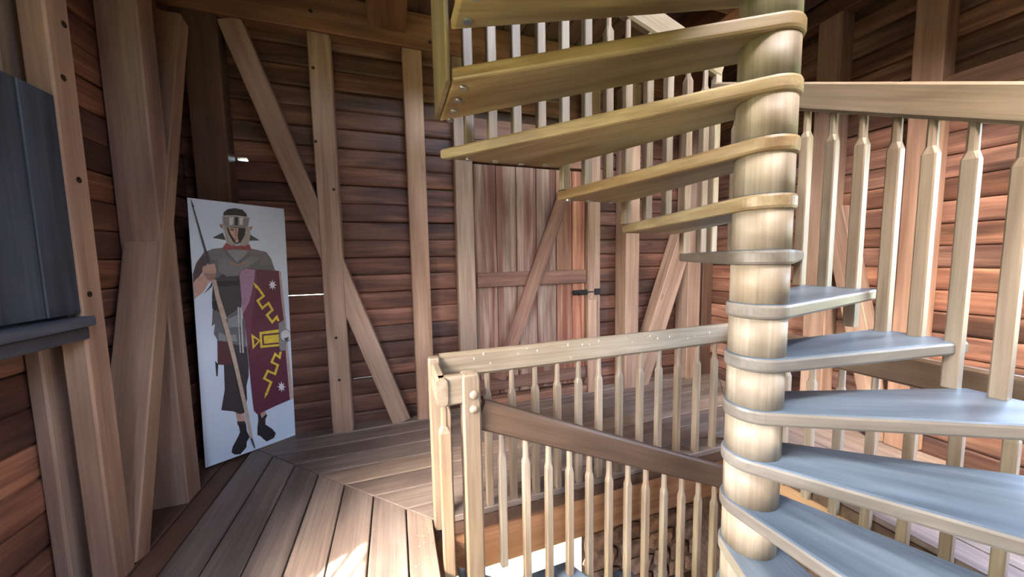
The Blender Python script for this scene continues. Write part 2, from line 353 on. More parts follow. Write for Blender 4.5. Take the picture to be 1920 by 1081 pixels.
# ------------------------------------------------------------------ timbers
def timber(name, label, cat, x, y, z, axis='z', mat=None, group=None, c=.008, tint=None):
    o = box_bar(name, x, y, z, mat or M_TIMBER, None, axis, c=c, tint=tint); return tag(o, label, cat, group)
timber('wall_post', 'broad tan post on the back wall crossed by the long brace', 'post', (-.60, -.43), (3.35, YB-.005), (.004, 3.45))
timber('wall_post', 'narrower tan post between the long brace foot and the plank door', 'post', (.15, .32), (3.35, YB-.005), (.004, 3.45), tint=(1.1, 1, .9))
timber('door_post', 'pale post forming the left jamb of the plank door', 'post', (.59, .765), (3.35, YB-.005), (.004, 3.45), tint=(.95, .98, .98))
timber('door_post', 'pale post at the bolt side of the plank door', 'post', (2.06, 2.22), (3.36, YB-.005), (.004, 3.45), tint=(.95, .93, .9))
timber('wall_post', 'squared post right of the plank door, shadowed on its left side', 'post', (2.50, 2.685), (3.27, YB-.005), (.004, 3.45), tint=(1.05, 1.02, .97))
timber('wall_post', 'tan post in the back corner that the short brace leans against', 'post', (3.42, 3.62), (3.27, YB-.005), (.004, 3.45))
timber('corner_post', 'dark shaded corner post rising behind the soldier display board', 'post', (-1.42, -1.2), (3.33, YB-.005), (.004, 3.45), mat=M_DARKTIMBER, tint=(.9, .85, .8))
timber('wall_post', 'light knotty post beside the dark slate shutter', 'post', (-1.44, -1.35), (2.09, 2.215), (-.004, 3.75), tint=(1.05, 1.0, .95))
timber('wall_post', 'wide tan post just in front of the soldier display board', 'post', (XL+.005, -1.35), (2.70, 2.86), (-.004, 3.75))
timber('window_post', 'thin greyish upright batten behind the post beside the shutter', 'post', (XL+.002, -1.49), (2.07, 2.2), (-.004, 3.7), tint=(.8, .8, .8))
timber('wall_post', 'pink-tan post standing alone against the sunlit right wall boards', 'post', (3.70, XR-.005), (1.39, 1.55), (.004, 3.6), tint=(1.15, 1.05, 1.0))
timber('wall_post', 'tan post on the right wall just right of the stair column', 'post', (3.70, XR-.005), (1.99, 2.17), (.004, 3.6))
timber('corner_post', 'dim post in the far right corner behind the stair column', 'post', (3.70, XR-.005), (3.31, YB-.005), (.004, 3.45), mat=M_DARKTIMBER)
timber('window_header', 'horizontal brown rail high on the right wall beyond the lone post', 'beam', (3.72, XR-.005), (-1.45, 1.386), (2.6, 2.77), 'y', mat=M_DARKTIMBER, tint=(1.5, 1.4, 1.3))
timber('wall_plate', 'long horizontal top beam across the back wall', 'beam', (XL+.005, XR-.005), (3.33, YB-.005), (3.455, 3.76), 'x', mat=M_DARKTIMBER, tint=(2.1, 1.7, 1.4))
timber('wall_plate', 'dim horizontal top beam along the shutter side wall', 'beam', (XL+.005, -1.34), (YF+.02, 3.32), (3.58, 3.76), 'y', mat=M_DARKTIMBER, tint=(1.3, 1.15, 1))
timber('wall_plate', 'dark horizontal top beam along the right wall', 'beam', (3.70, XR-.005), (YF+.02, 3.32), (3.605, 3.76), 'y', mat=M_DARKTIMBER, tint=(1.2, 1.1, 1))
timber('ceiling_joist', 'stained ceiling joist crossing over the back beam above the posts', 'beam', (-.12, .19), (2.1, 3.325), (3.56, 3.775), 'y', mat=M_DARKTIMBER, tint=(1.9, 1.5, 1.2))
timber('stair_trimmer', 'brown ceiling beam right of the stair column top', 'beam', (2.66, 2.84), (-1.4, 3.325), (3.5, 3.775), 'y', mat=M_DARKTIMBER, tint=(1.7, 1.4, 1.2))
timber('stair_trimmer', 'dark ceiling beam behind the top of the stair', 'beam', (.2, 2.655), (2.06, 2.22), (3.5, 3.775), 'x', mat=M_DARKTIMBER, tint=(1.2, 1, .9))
timber('floor_trimmer', 'orange-brown beam under the floor edge at the back of the stair well', 'beam', (.16, 2.61), (1.985, 2.15), (-.42, -.125), 'x', tint=(.95, .72, .5))
timber('floor_trimmer', 'brown beam under the floor edge on the right of the well', 'beam', (2.63, 2.8), (-.1, 1.98), (-.5, -.125), 'y', tint=(1.15, .98, .72))
timber('floor_trimmer', 'beam under the floor edge below the corner of the guard rail', 'beam', (-.03, .145), (-.1, 2.15), (-.5, -.125), 'y', tint=(.8, .62, .48))
def brace(label, p0, p1, wd, dep, up, tint=None, mat=None):
    return tag(bar('brace', p0, p1, wd, dep, mat or M_TIMBER, None, up=up, c=.007, tint=tint), label, 'brace')
brace('long diagonal brace crossing behind the broad back wall post', (.0, 3.418, .004), (-1.13, 3.418, 3.45), .165, .12, (0, 1, 0))
brace('short diagonal brace leaning on the far corner post behind the stair', (2.74, 3.37, .004), (3.40, 3.37, 1.78), .24, .16, (0, 1, 0), (1.05, 1.03, 1))
brace('diagonal brace forming a V with the shutter side post', (-1.438, 2.265, -.004), (-1.438, 3.22, 3.3), .11, .185, (1, 0, 0), (.95, .9, .85))
brace('diagonal brace on the right wall below the lone post', (3.785, 1.58, .004), (3.785, 2.0, 1.95), .16, .15, (1, 0, 0))

# dark peg holes in the timbers
OBJ = {o['label']: o for o in bpy.data.objects if 'label' in o}
def peg(label, p, d, r=.013):
    par = OBJ[label]; q = Vector(d).to_track_quat('Z', 'Y').to_matrix().to_4x4()
    vs = [(r*math.cos(2*math.pi*k/10), r*math.sin(2*math.pi*k/10), z) for z in (-.004, .0015) for k in range(10)]
    fs = [tuple(range(10)), tuple(range(19, 9, -1))] + [(k, (k+1) % 10, 10+(k+1) % 10, 10+k) for k in range(10)]
    place('peg', mesh('peg', vs, fs, M_DARKTIMBER), Matrix.Translation(p) @ q, par, (.25, .22, .2))
for z in PEGS_B1: peg('broad tan post on the back wall crossed by the long brace', (z[0], 3.35, z[1]), (0, -1, 0))
for z in PEGS_L1: peg('light knotty post beside the dark slate shutter', (-1.35, z[0], z[1]), (1, 0, 0), .014)
for z in PEGS_PL: peg('long horizontal top beam across the back wall', (z[0], 3.33, z[1]), (0, -1, 0), .016)

# ------------------------------------------------------------------ plank door
door = empty('door_1', (1.41, 3.42, 0), 'structure')
xs = [.775, 1.01, 1.23, 1.455, 1.69, 1.885, 2.05]
for i, (a, b) in enumerate(zip(xs, xs[1:])):
    box_bar('door_board', (a+.003, b-.003), (3.41+random.uniform(-.003, .003), 3.44), (.12, 2.5), M_DOOR, door, 'z', c=.004,
            tint=[(.85, .72, .66), (1, .95, .88), (.95, .9, .86), (.85, .78, .74), (1.05, .78, .62), (1.3, .82, .6)][i])
box_bar('door_ledge', (.79, 2.045), (3.375, 3.408), (1.27, 1.42), M_DOORBACK, door, 'x', tint=(1.1, 1, .95))
box_bar('door_ledge', (.79, 2.045), (3.375, 3.408), (.17, .3), M_DOORBACK, door, 'x', tint=(1, 1, 1))
bar('door_brace', (.99, 3.36, .3), (1.77, 3.36, 2.25), .15, .028, M_DOORBACK, door, up=(0, 1, 0), c=.004, tint=(.95, .85, .8))
bolt = box_bar('door_bolt', (1.89, 2.11), (3.372, 3.406), (1.135, 1.19), M_IRON, door, 'x', c=.008)
bar('bolt_rod', (1.86, 3.365, 1.165), (2.13, 3.365, 1.165), .018, .018, M_IRON, bolt, c=.005)
bar('bolt_handle', (1.93, 3.365, 1.165), (1.93, 3.335, 1.14), .014, .014, M_IRON, bolt, c=.004)
box_bar('bolt_keeper', (2.14, 2.21), (3.345, 3.36), (1.13, 1.2), M_IRON, door, 'x', c=.004)
box_bar('door_header', (.77, 2.055), (3.37, 3.46), (2.52, 2.72), M_DOORBACK, door, 'x', tint=(1.35, 1.25, 1.2))
box_bar('door_header', (.77, 2.055), (3.37, 3.46), (2.725, 2.93), M_DOORBACK, door, 'x', tint=(1.2, 1.1, 1.05))
box_bar('door_stop', (2.05, 2.165), (3.325, 3.357), (.004, 1.085), M_TIMBER, door, 'z', c=.018, tint=(1.15, 1.1, 1.02))
box_bar('door_threshold', (.77, 2.055), (3.36, 3.50), (.005, .085), M_DOORBACK, door, 'x', tint=(1.5, 1.4, 1.3))

# ------------------------------------------------------------------ shutter leaf and sill on the left wall, window beside it
win = empty('window_1', (-1.42, 1.74, 1.35), 'structure')
ys = [1.40, 1.575, 1.75, 1.925, 2.085]
for i, (a, b) in enumerate(zip(ys, ys[1:])):
    box_bar('shutter_board', (-1.40+.002*(i % 2), -1.352+.003*(i % 2)), (a+.002, b-.002), (1.345, 2.285), M_SHUTTER, win, 'z', c=.004, tint=(.9, .95, 1.02))
box_bar('shutter_stile', (-1.545, -1.37), (2.055, 2.088), (1.33, 2.29), M_SHUTTER, win, 'z', tint=(.7, .6, .6))
box_bar('window_sill', (-1.545, -1.305), (.35, 2.085), (1.285, 1.33), M_SHUTTER, win, 'y', tint=(1.3, 1.3, 1.3))
box_bar('sill_apron', (-1.545, -1.33), (.35, 2.08), (1.225, 1.283), M_SHUTTER, win, 'y', tint=(.9, .85, .85))
lat = empty('window_2', (XL, .9, 1.75), 'structure')
y0, y1, z0, z1 = LWIN
for a, b, c, d in ((y0, y0+.05, z0, z1), (y1-.05, y1, z0, z1), (y0, y1, z0, z0+.05), (y0, y1, z1-.05, z1)):
    box_bar('window_frame', (XL-.09, XL-.04), (a, b), (c, d), M_TIMBER, lat, 'z')
for i in range(-6, 12):
    for s in (1, -1):
        # diagonal lattice bars clipped to the opening
        q0 = y0+.18*i; pts = []
        for t in (z0, z1):
            pts.append((q0+s*(t-z0)*.75 + (0 if s > 0 else .75*(z1-z0)*0), t))
        (ya, za), (yb_, zb) = pts
        lo, hi = 0, 1
        for lim, sg in ((y0, 1), (y1, -1)):
            fa, fb = sg*(ya-lim), sg*(yb_-lim)
            if fa < 0 and fb < 0: lo, hi = 1, 0
            elif fa < 0: lo = max(lo, fa/(fa-fb))
            elif fb < 0: hi = min(hi, fa/(fa-fb))
        if hi-lo > .05:
            P0 = (XL-.065, ya+(yb_-ya)*lo, za+(zb-za)*lo); P1 = (XL-.065, ya+(yb_-ya)*hi, za+(zb-za)*hi)
            bar('lattice_bar', P0, P1, .024, .02, M_IRON, lat, up=(1, 0, 0), c=.002)

# ------------------------------------------------------------------ spiral staircase
CX, CY, RC = 1.2835, .904, .0915
ZTOP, RISE, TH = 2.3375, .1924, .055
def ztread(i): return ZTOP-RISE*i
OUT = [(.26, 1.46), (.26, 1.90), (.95, 1.90), (1.42, 1.90), (1.90, 1.90), (2.20, 1.30), (2.20, .98), (2.20, .69), (2.20, .29), (1.82, -.09), (1.24, -.09), (.75, -.09), (.26, .35), (.26, 1.46)]
CORN = {0: [], 4: [(2.20, 1.90)], 8: [(2.20, -.09)], 11: [(.26, -.09)]}
stair = empty('spiral_staircase', (CX, CY, ZL))
tag(stair, 'square wooden spiral staircase winding round a thick pale column', 'staircase')
def hull(pts):
    pts = sorted(set((round(x, 5), round(y, 5)) for x, y in pts)); 
    def half(ps):
        h = []
        for p in ps:
            while len(h) > 1 and (h[-1][0]-h[-2][0])*(p[1]-h[-2][1])-(h[-1][1]-h[-2][1])*(p[0]-h[-2][0]) <= 0: h.pop()
            h.append(p)
        return h
    a, b = half(pts), half(pts[::-1]); return a[:-1]+b[:-1]
def tread(i, p, q, corners=(), back=None):
    pts = [p, q, *corners]
    if back: pts = [(x, min(y, back)) for x, y in pts]
    ring = [(CX+(RC+.010)*math.cos(2*math.pi*k/40), CY+(RC+.010)*math.sin(2*math.pi*k/40)) for k in range(40)]
    mx, my = (p[0]+q[0])/2-CX, (p[1]+q[1])/2-CY
    t = poly_prism('tread', hull(pts+ring), ztread(i)-TH, ztread(i), math.atan2(my, mx), M_TREAD if i < 4 else M_TREADW, stair, .012, jitter(.08, .05), 2, (CX, CY))
    return t
treads = {}
for i in range(13):
    treads[i] = tread(i, OUT[i], OUT[i+1], CORN.get(i, []))
treads[-1] = tread(-1, (.26, .97), (.26, 1.46)); treads[-2] = tread(-2, (.26, .5), (.26, .97)); treads[-3] = tread(-3, (.26, .0), (.26, .5))
for i in range(13, 20): treads[i] = tread(i, OUT[i-13], OUT[i-12], CORN.get(i-13, []), 1.80)
# column drums between the treads
def cyl(name, r, h, n, mat, M, parent, tint=None, bev=0):
    vs, fs = [], []; lv = [(r-bev, 0), (r, bev), (r, h-bev), (r-bev, h)] if bev else [(r, 0), (r, h)]
    for rr, zz in lv: vs += [(rr*math.cos(2*math.pi*k/n), rr*math.sin(2*math.pi*k/n), zz) for k in range(n)]
    for j in range(len(lv)-1): fs += [(j*n+k, j*n+(k+1) % n, (j+1)*n+(k+1) % n, (j+1)*n+k) for k in range(n)]
    fs += [tuple(range(n-1, -1, -1)), tuple(range((len(lv)-1)*n, len(lv)*n))]
    me = mesh(name, vs, fs, mat)
    for p in me.polygons: p.use_smooth = len(p.vertices) == 4
    me.set_sharp_from_angle(angle=math.radians(40)) if hasattr(me, 'set_sharp_from_angle') else None
    return place(name, me, M, parent, tint)
def stave_mat():
    m = M_OAK.copy(); m.name = 'pale_oak_staves'; n = m.node_tree.nodes; l = m.node_tree.links; b = n['Principled BSDF']
    src = b.inputs['Base Color'].links[0].from_socket
    tc = n.new('ShaderNodeTexCoord'); sp = n.new('ShaderNodeSeparateXYZ'); l.new(tc.outputs['Object'], sp.inputs[0])
    a = n.new('ShaderNodeMath'); a.operation = 'ARCTAN2'; l.new(sp.outputs['Y'], a.inputs[0]); l.new(sp.outputs['Z'], a.inputs[1])
    k = n.new('ShaderNodeMath'); k.operation = 'MULTIPLY'; k.inputs[1].default_value = 10/(2*math.pi); l.new(a.outputs[0], k.inputs[0])
    fl = n.new('ShaderNodeMath'); fl.operation = 'FLOOR'; l.new(k.outputs[0], fl.inputs[0])
    oi = n.new('ShaderNodeObjectInfo'); cm = n.new('ShaderNodeCombineXYZ'); l.new(fl.outputs[0], cm.inputs[0]); l.new(oi.outputs['Random'], cm.inputs[1])
    wn = n.new('ShaderNodeTexWhiteNoise'); l.new(cm.outputs[0], wn.inputs['Vector'])
    r = n.new('ShaderNodeValToRGB'); r.color_ramp.elements[0].color = (.82, .8, .78, 1); r.color_ramp.elements[1].color = (1.15, 1.14, 1.12, 1); l.new(wn.outputs['Value'], r.inputs[0])
    x = n.new('ShaderNodeMix'); x.data_type = 'RGBA'; x.blend_type = 'MULTIPLY'; x.inputs['Factor'].default_value = 1
    ci = [i for i in x.inputs if i.type == 'RGBA']; l.new(src, ci[0]); l.new(r.outputs[0], ci[1])
    l.new([o for o in x.outputs if o.type == 'RGBA'][0], b.inputs['Base Color']); return m
M_STAVE = stave_mat()
for i in range(-3, 20):
    z0 = ztread(i+1); z1 = ztread(i)-TH
    if i == 19: z0 = ZL
    # grain upright: local X points up
    vs, fs = [], []; n = 48; h = z1-z0
    for zz in (0, h): vs += [(zz, RC*math.cos(2*math.pi*k/n), RC*math.sin(2*math.pi*k/n)) for k in range(n)]
    fs = [(k, (k+1) % n, n+(k+1) % n, n+k) for k in range(n)] + [tuple(range(n)), tuple(range(2*n-1, n-1, -1))]
    me = mesh('column_drum', vs, fs, M_STAVE)
    for p in me.polygons: p.use_smooth = len(p.vertices) == 4
    Mx = Matrix(((0, 1, 0, CX), (0, 0, 1, CY), (1, 0, 0, z0), (0, 0, 0, 1)))
    Mx = Mx @ Matrix.Rotation(random.uniform(0, 6.28), 4, 'X')
    place('column_drum', me, Mx, stair, tuple(v*k for v, k in zip(jitter(.07, .02), (1.2, 1.27, 1.3))))
# balusters: square shank, turned neck at the top
def baluster(parent, x, y, z0, z1, s=.044, ang=0., neck=.13, tint=None):
    h = z1-z0; k = h-neck
    def ring8(r, c, z): return [(z, u, v) for u, v in chamf(2*r, 2*r, c)]
    lv = [ring8(s/2, .005, 0), ring8(s/2, .005, k-.02), ring8(.0165, .0095, k+.012), ring8(.0155, .009, h)]
    vs = [v for r in lv for v in r]; fs = [tuple(range(8)), tuple(range(31, 23, -1))]
    for j in range(3): fs += [(j*8+i, j*8+(i+1) % 8, j*8+8+(i+1) % 8, j*8+8+i) for i in range(8)]
    Mx = Matrix(((0, 1, 0, x), (0, 0, 1, y), (1, 0, 0, z0), (0, 0, 0, 1))) @ Matrix.Rotation(ang, 4, 'X')
    return place('baluster', mesh('baluster', vs, fs, M_OAK), Mx, parent, tint or jitter(.07, .04))
def zr_right(y): return 2.33+.47*(y-1.32)
def zr_back(x): return 3.007-.312*(x-1.37)
def zr_left(y): return 3.345+.45*(1.86-y)
def which(x, y):
    """index of the upper-flight tread whose outer edge carries this point"""
    if y > 1.80: return 0 if x < .27 else 1 if x < .95 else 2 if x < 1.42 else 3 if x < 1.9 else 4
    if x > 2.1: return 4 if y > 1.30 else 5 if y > .98 else 6 if y > .69 else 7 if y > .29 else 8
    return 0 if y > 1.46 else -1 if y > .97 else -2
def stair_bal(x, y, zt, down=0):
    i = which(x, y)
    baluster(stair, x, y, ztread(i+down)+.001, zt, .05 if y > 1.8 else .046, tint=None if y > 1.8 else tuple(.86*v for v in jitter(.07, .04)))  # side balusters darkened in colour to look backlit
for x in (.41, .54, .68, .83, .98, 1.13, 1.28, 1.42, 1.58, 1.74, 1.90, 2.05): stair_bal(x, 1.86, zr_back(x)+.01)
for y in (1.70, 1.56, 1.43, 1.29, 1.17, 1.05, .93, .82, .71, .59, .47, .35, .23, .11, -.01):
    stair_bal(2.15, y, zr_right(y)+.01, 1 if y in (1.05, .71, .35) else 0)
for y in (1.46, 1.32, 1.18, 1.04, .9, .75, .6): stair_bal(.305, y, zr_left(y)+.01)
baluster(stair, 2.15, 1.86, ztread(4), 2.95, .05, neck=.01)
def rail(p0, p1, h=.16, wd=.06, parent=None, c=.012, name='handrail', tint=None):
    return bar(name, p0, p1, wd, h, M_OAK, parent, up=(0, 0, 1), c=c, tint=tint or (1.05, 1.05, 1.02))
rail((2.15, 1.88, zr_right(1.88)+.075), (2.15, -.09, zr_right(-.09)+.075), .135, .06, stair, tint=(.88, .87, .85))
rail((.29, 1.86, zr_back(.29)+.08), (2.18, 1.86, zr_back(2.18)+.08), .155, .06, stair)
rail((.305, 1.88, zr_left(1.88)+.075), (.305, .5, zr_left(.5)+.075), .135, .06, stair)
# bolt heads under the treads
for i, pts in {0: [(.31, 1.50), (.31, 1.62), (.31, 1.74), (.31, 1.85)], -1: [(.31, 1.38), (.31, 1.25), (.31, 1.1)], 1: [(.40, 1.85), (.55, 1.85), (.7, 1.85), (.85, 1.85)], 2: [(1.0, 1.85), (1.14, 1.85), (1.3, 1.85)]}.items():
    for x, y in pts:
        Mw = Matrix.Translation((x, y, ztread(i)-TH-.010))
        cyl('bolt_head', .019, .011, 10, M_STEEL, Mw, treads[i], (1, 1, 1), .002)
box_bar('side_panel', (.236, .256), (1.475, 1.895), (ztread(0)-TH+.005, 3.7), M_OAK, stair, 'z', tint=(.95, .85, .75))
# newel, falling handrail and balusters of the flight going down
def capped_post(name, x, y, z0, z1, parent, mat=M_OAK, tint=None):
    cx_, cy_ = (x[0]+x[1])/2, (y[0]+y[1])/2; a, b = (x[1]-x[0])/2, (y[1]-y[0])/2; h = z1-z0
    vs, fs = [], []
    lv = [(1, 0), (1, h-.05), (.99, h-.028), (.93, h-.012), (.8, h-.003), (.5, h)]
    for s, zz in lv: vs += [(zz, u*s, v*s) for u, v in chamf(2*a, 2*b, .010)]
    for j in range(len(lv)-1): fs += [(j*8+i, j*8+(i+1) % 8, j*8+8+(i+1) % 8, j*8+8+i) for i in range(8)]
    fs += [tuple(range(8)), tuple(range(len(lv)*8-1, len(lv)*8-9, -1))]
    Mx = Matrix(((0, 1, 0, cx_), (0, 0, 1, cy_), (1, 0, 0, z0), (0, 0, 0, 1)))
    return place(name, mesh(name, vs, fs, mat), Mx, parent, tint or (1.0, .97, .93))
newel = capped_post('newel_post', (.295, .39), (1.66, 1.755), -.35, .975, stair)
def ball(name, loc, r, parent, sy=.6):
    bm = bmesh.new(); bmesh.ops.create_uvsphere(bm, u_segments=16, v_segments=8, radius=r)
    me = bpy.data.meshes.new(name); bm.to_mesh(me); bm.free(); me.materials.append(M_PIN)
    for p in me.polygons: p.use_smooth = True
    return place(name, me, Matrix.Translation(loc) @ Matrix.Diagonal((1, sy, 1, 1)), parent, (1, 1, 1))
ball('peg', (.352, 1.659, .868), .022, newel); ball('peg', (.350, 1.659, .792), .022, newel)
def zd(x): return .83-.435*(x-.38)
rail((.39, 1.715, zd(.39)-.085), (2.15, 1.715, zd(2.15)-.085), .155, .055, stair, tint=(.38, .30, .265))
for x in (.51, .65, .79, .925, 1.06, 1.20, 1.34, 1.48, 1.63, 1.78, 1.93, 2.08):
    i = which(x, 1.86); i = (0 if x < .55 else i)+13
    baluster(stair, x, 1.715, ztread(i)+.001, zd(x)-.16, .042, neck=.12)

# ------------------------------------------------------------------ guard railing round the well
guard = tag(empty('guard_railing', (.2, 2.0, 0)), 'level wooden guard railing with turned balusters round the stair well', 'railing')
capped_post('corner_post', (.155, .225), (1.94, 2.01), -.04, 1.0, guard, tint=(1.05, 1.0, .95))
baluster(guard, .202, 1.685, -.4, .84, .058, neck=.13, tint=(1.1, 1.0, .88))
rail((.195, 1.66, .90), (.195, 1.945, .90), .14, .055, guard, .014)
rail((.18, 1.70, .895), (.30, 1.70, .895), .15, .06, guard, .012)
baluster(guard, .235, 1.84, -.08, .84, .044, neck=.1)
rail((.225, 2.0, .93), (2.60, 2.0, .93), .155, .055, guard, .02)
for x in (.51, .67, .83, .99, 1.15, 1.31, 1.48, 1.66, 1.83, 2.01, 2.2, 2.38): baluster(guard, x, 2.0, -.1, .86, .044, neck=.13)
rail((2.57, 2.0, .92), (2.57, -.1, .92), .16, .055, guard, .015, tint=(.5, .42, .38))  # right rail's shade is put into its dark tint
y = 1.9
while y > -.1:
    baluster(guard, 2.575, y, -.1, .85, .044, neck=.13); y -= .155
capped_post('corner_post', (2.54, 2.61), (1.965, 2.035), -.1, 1.02, guard)

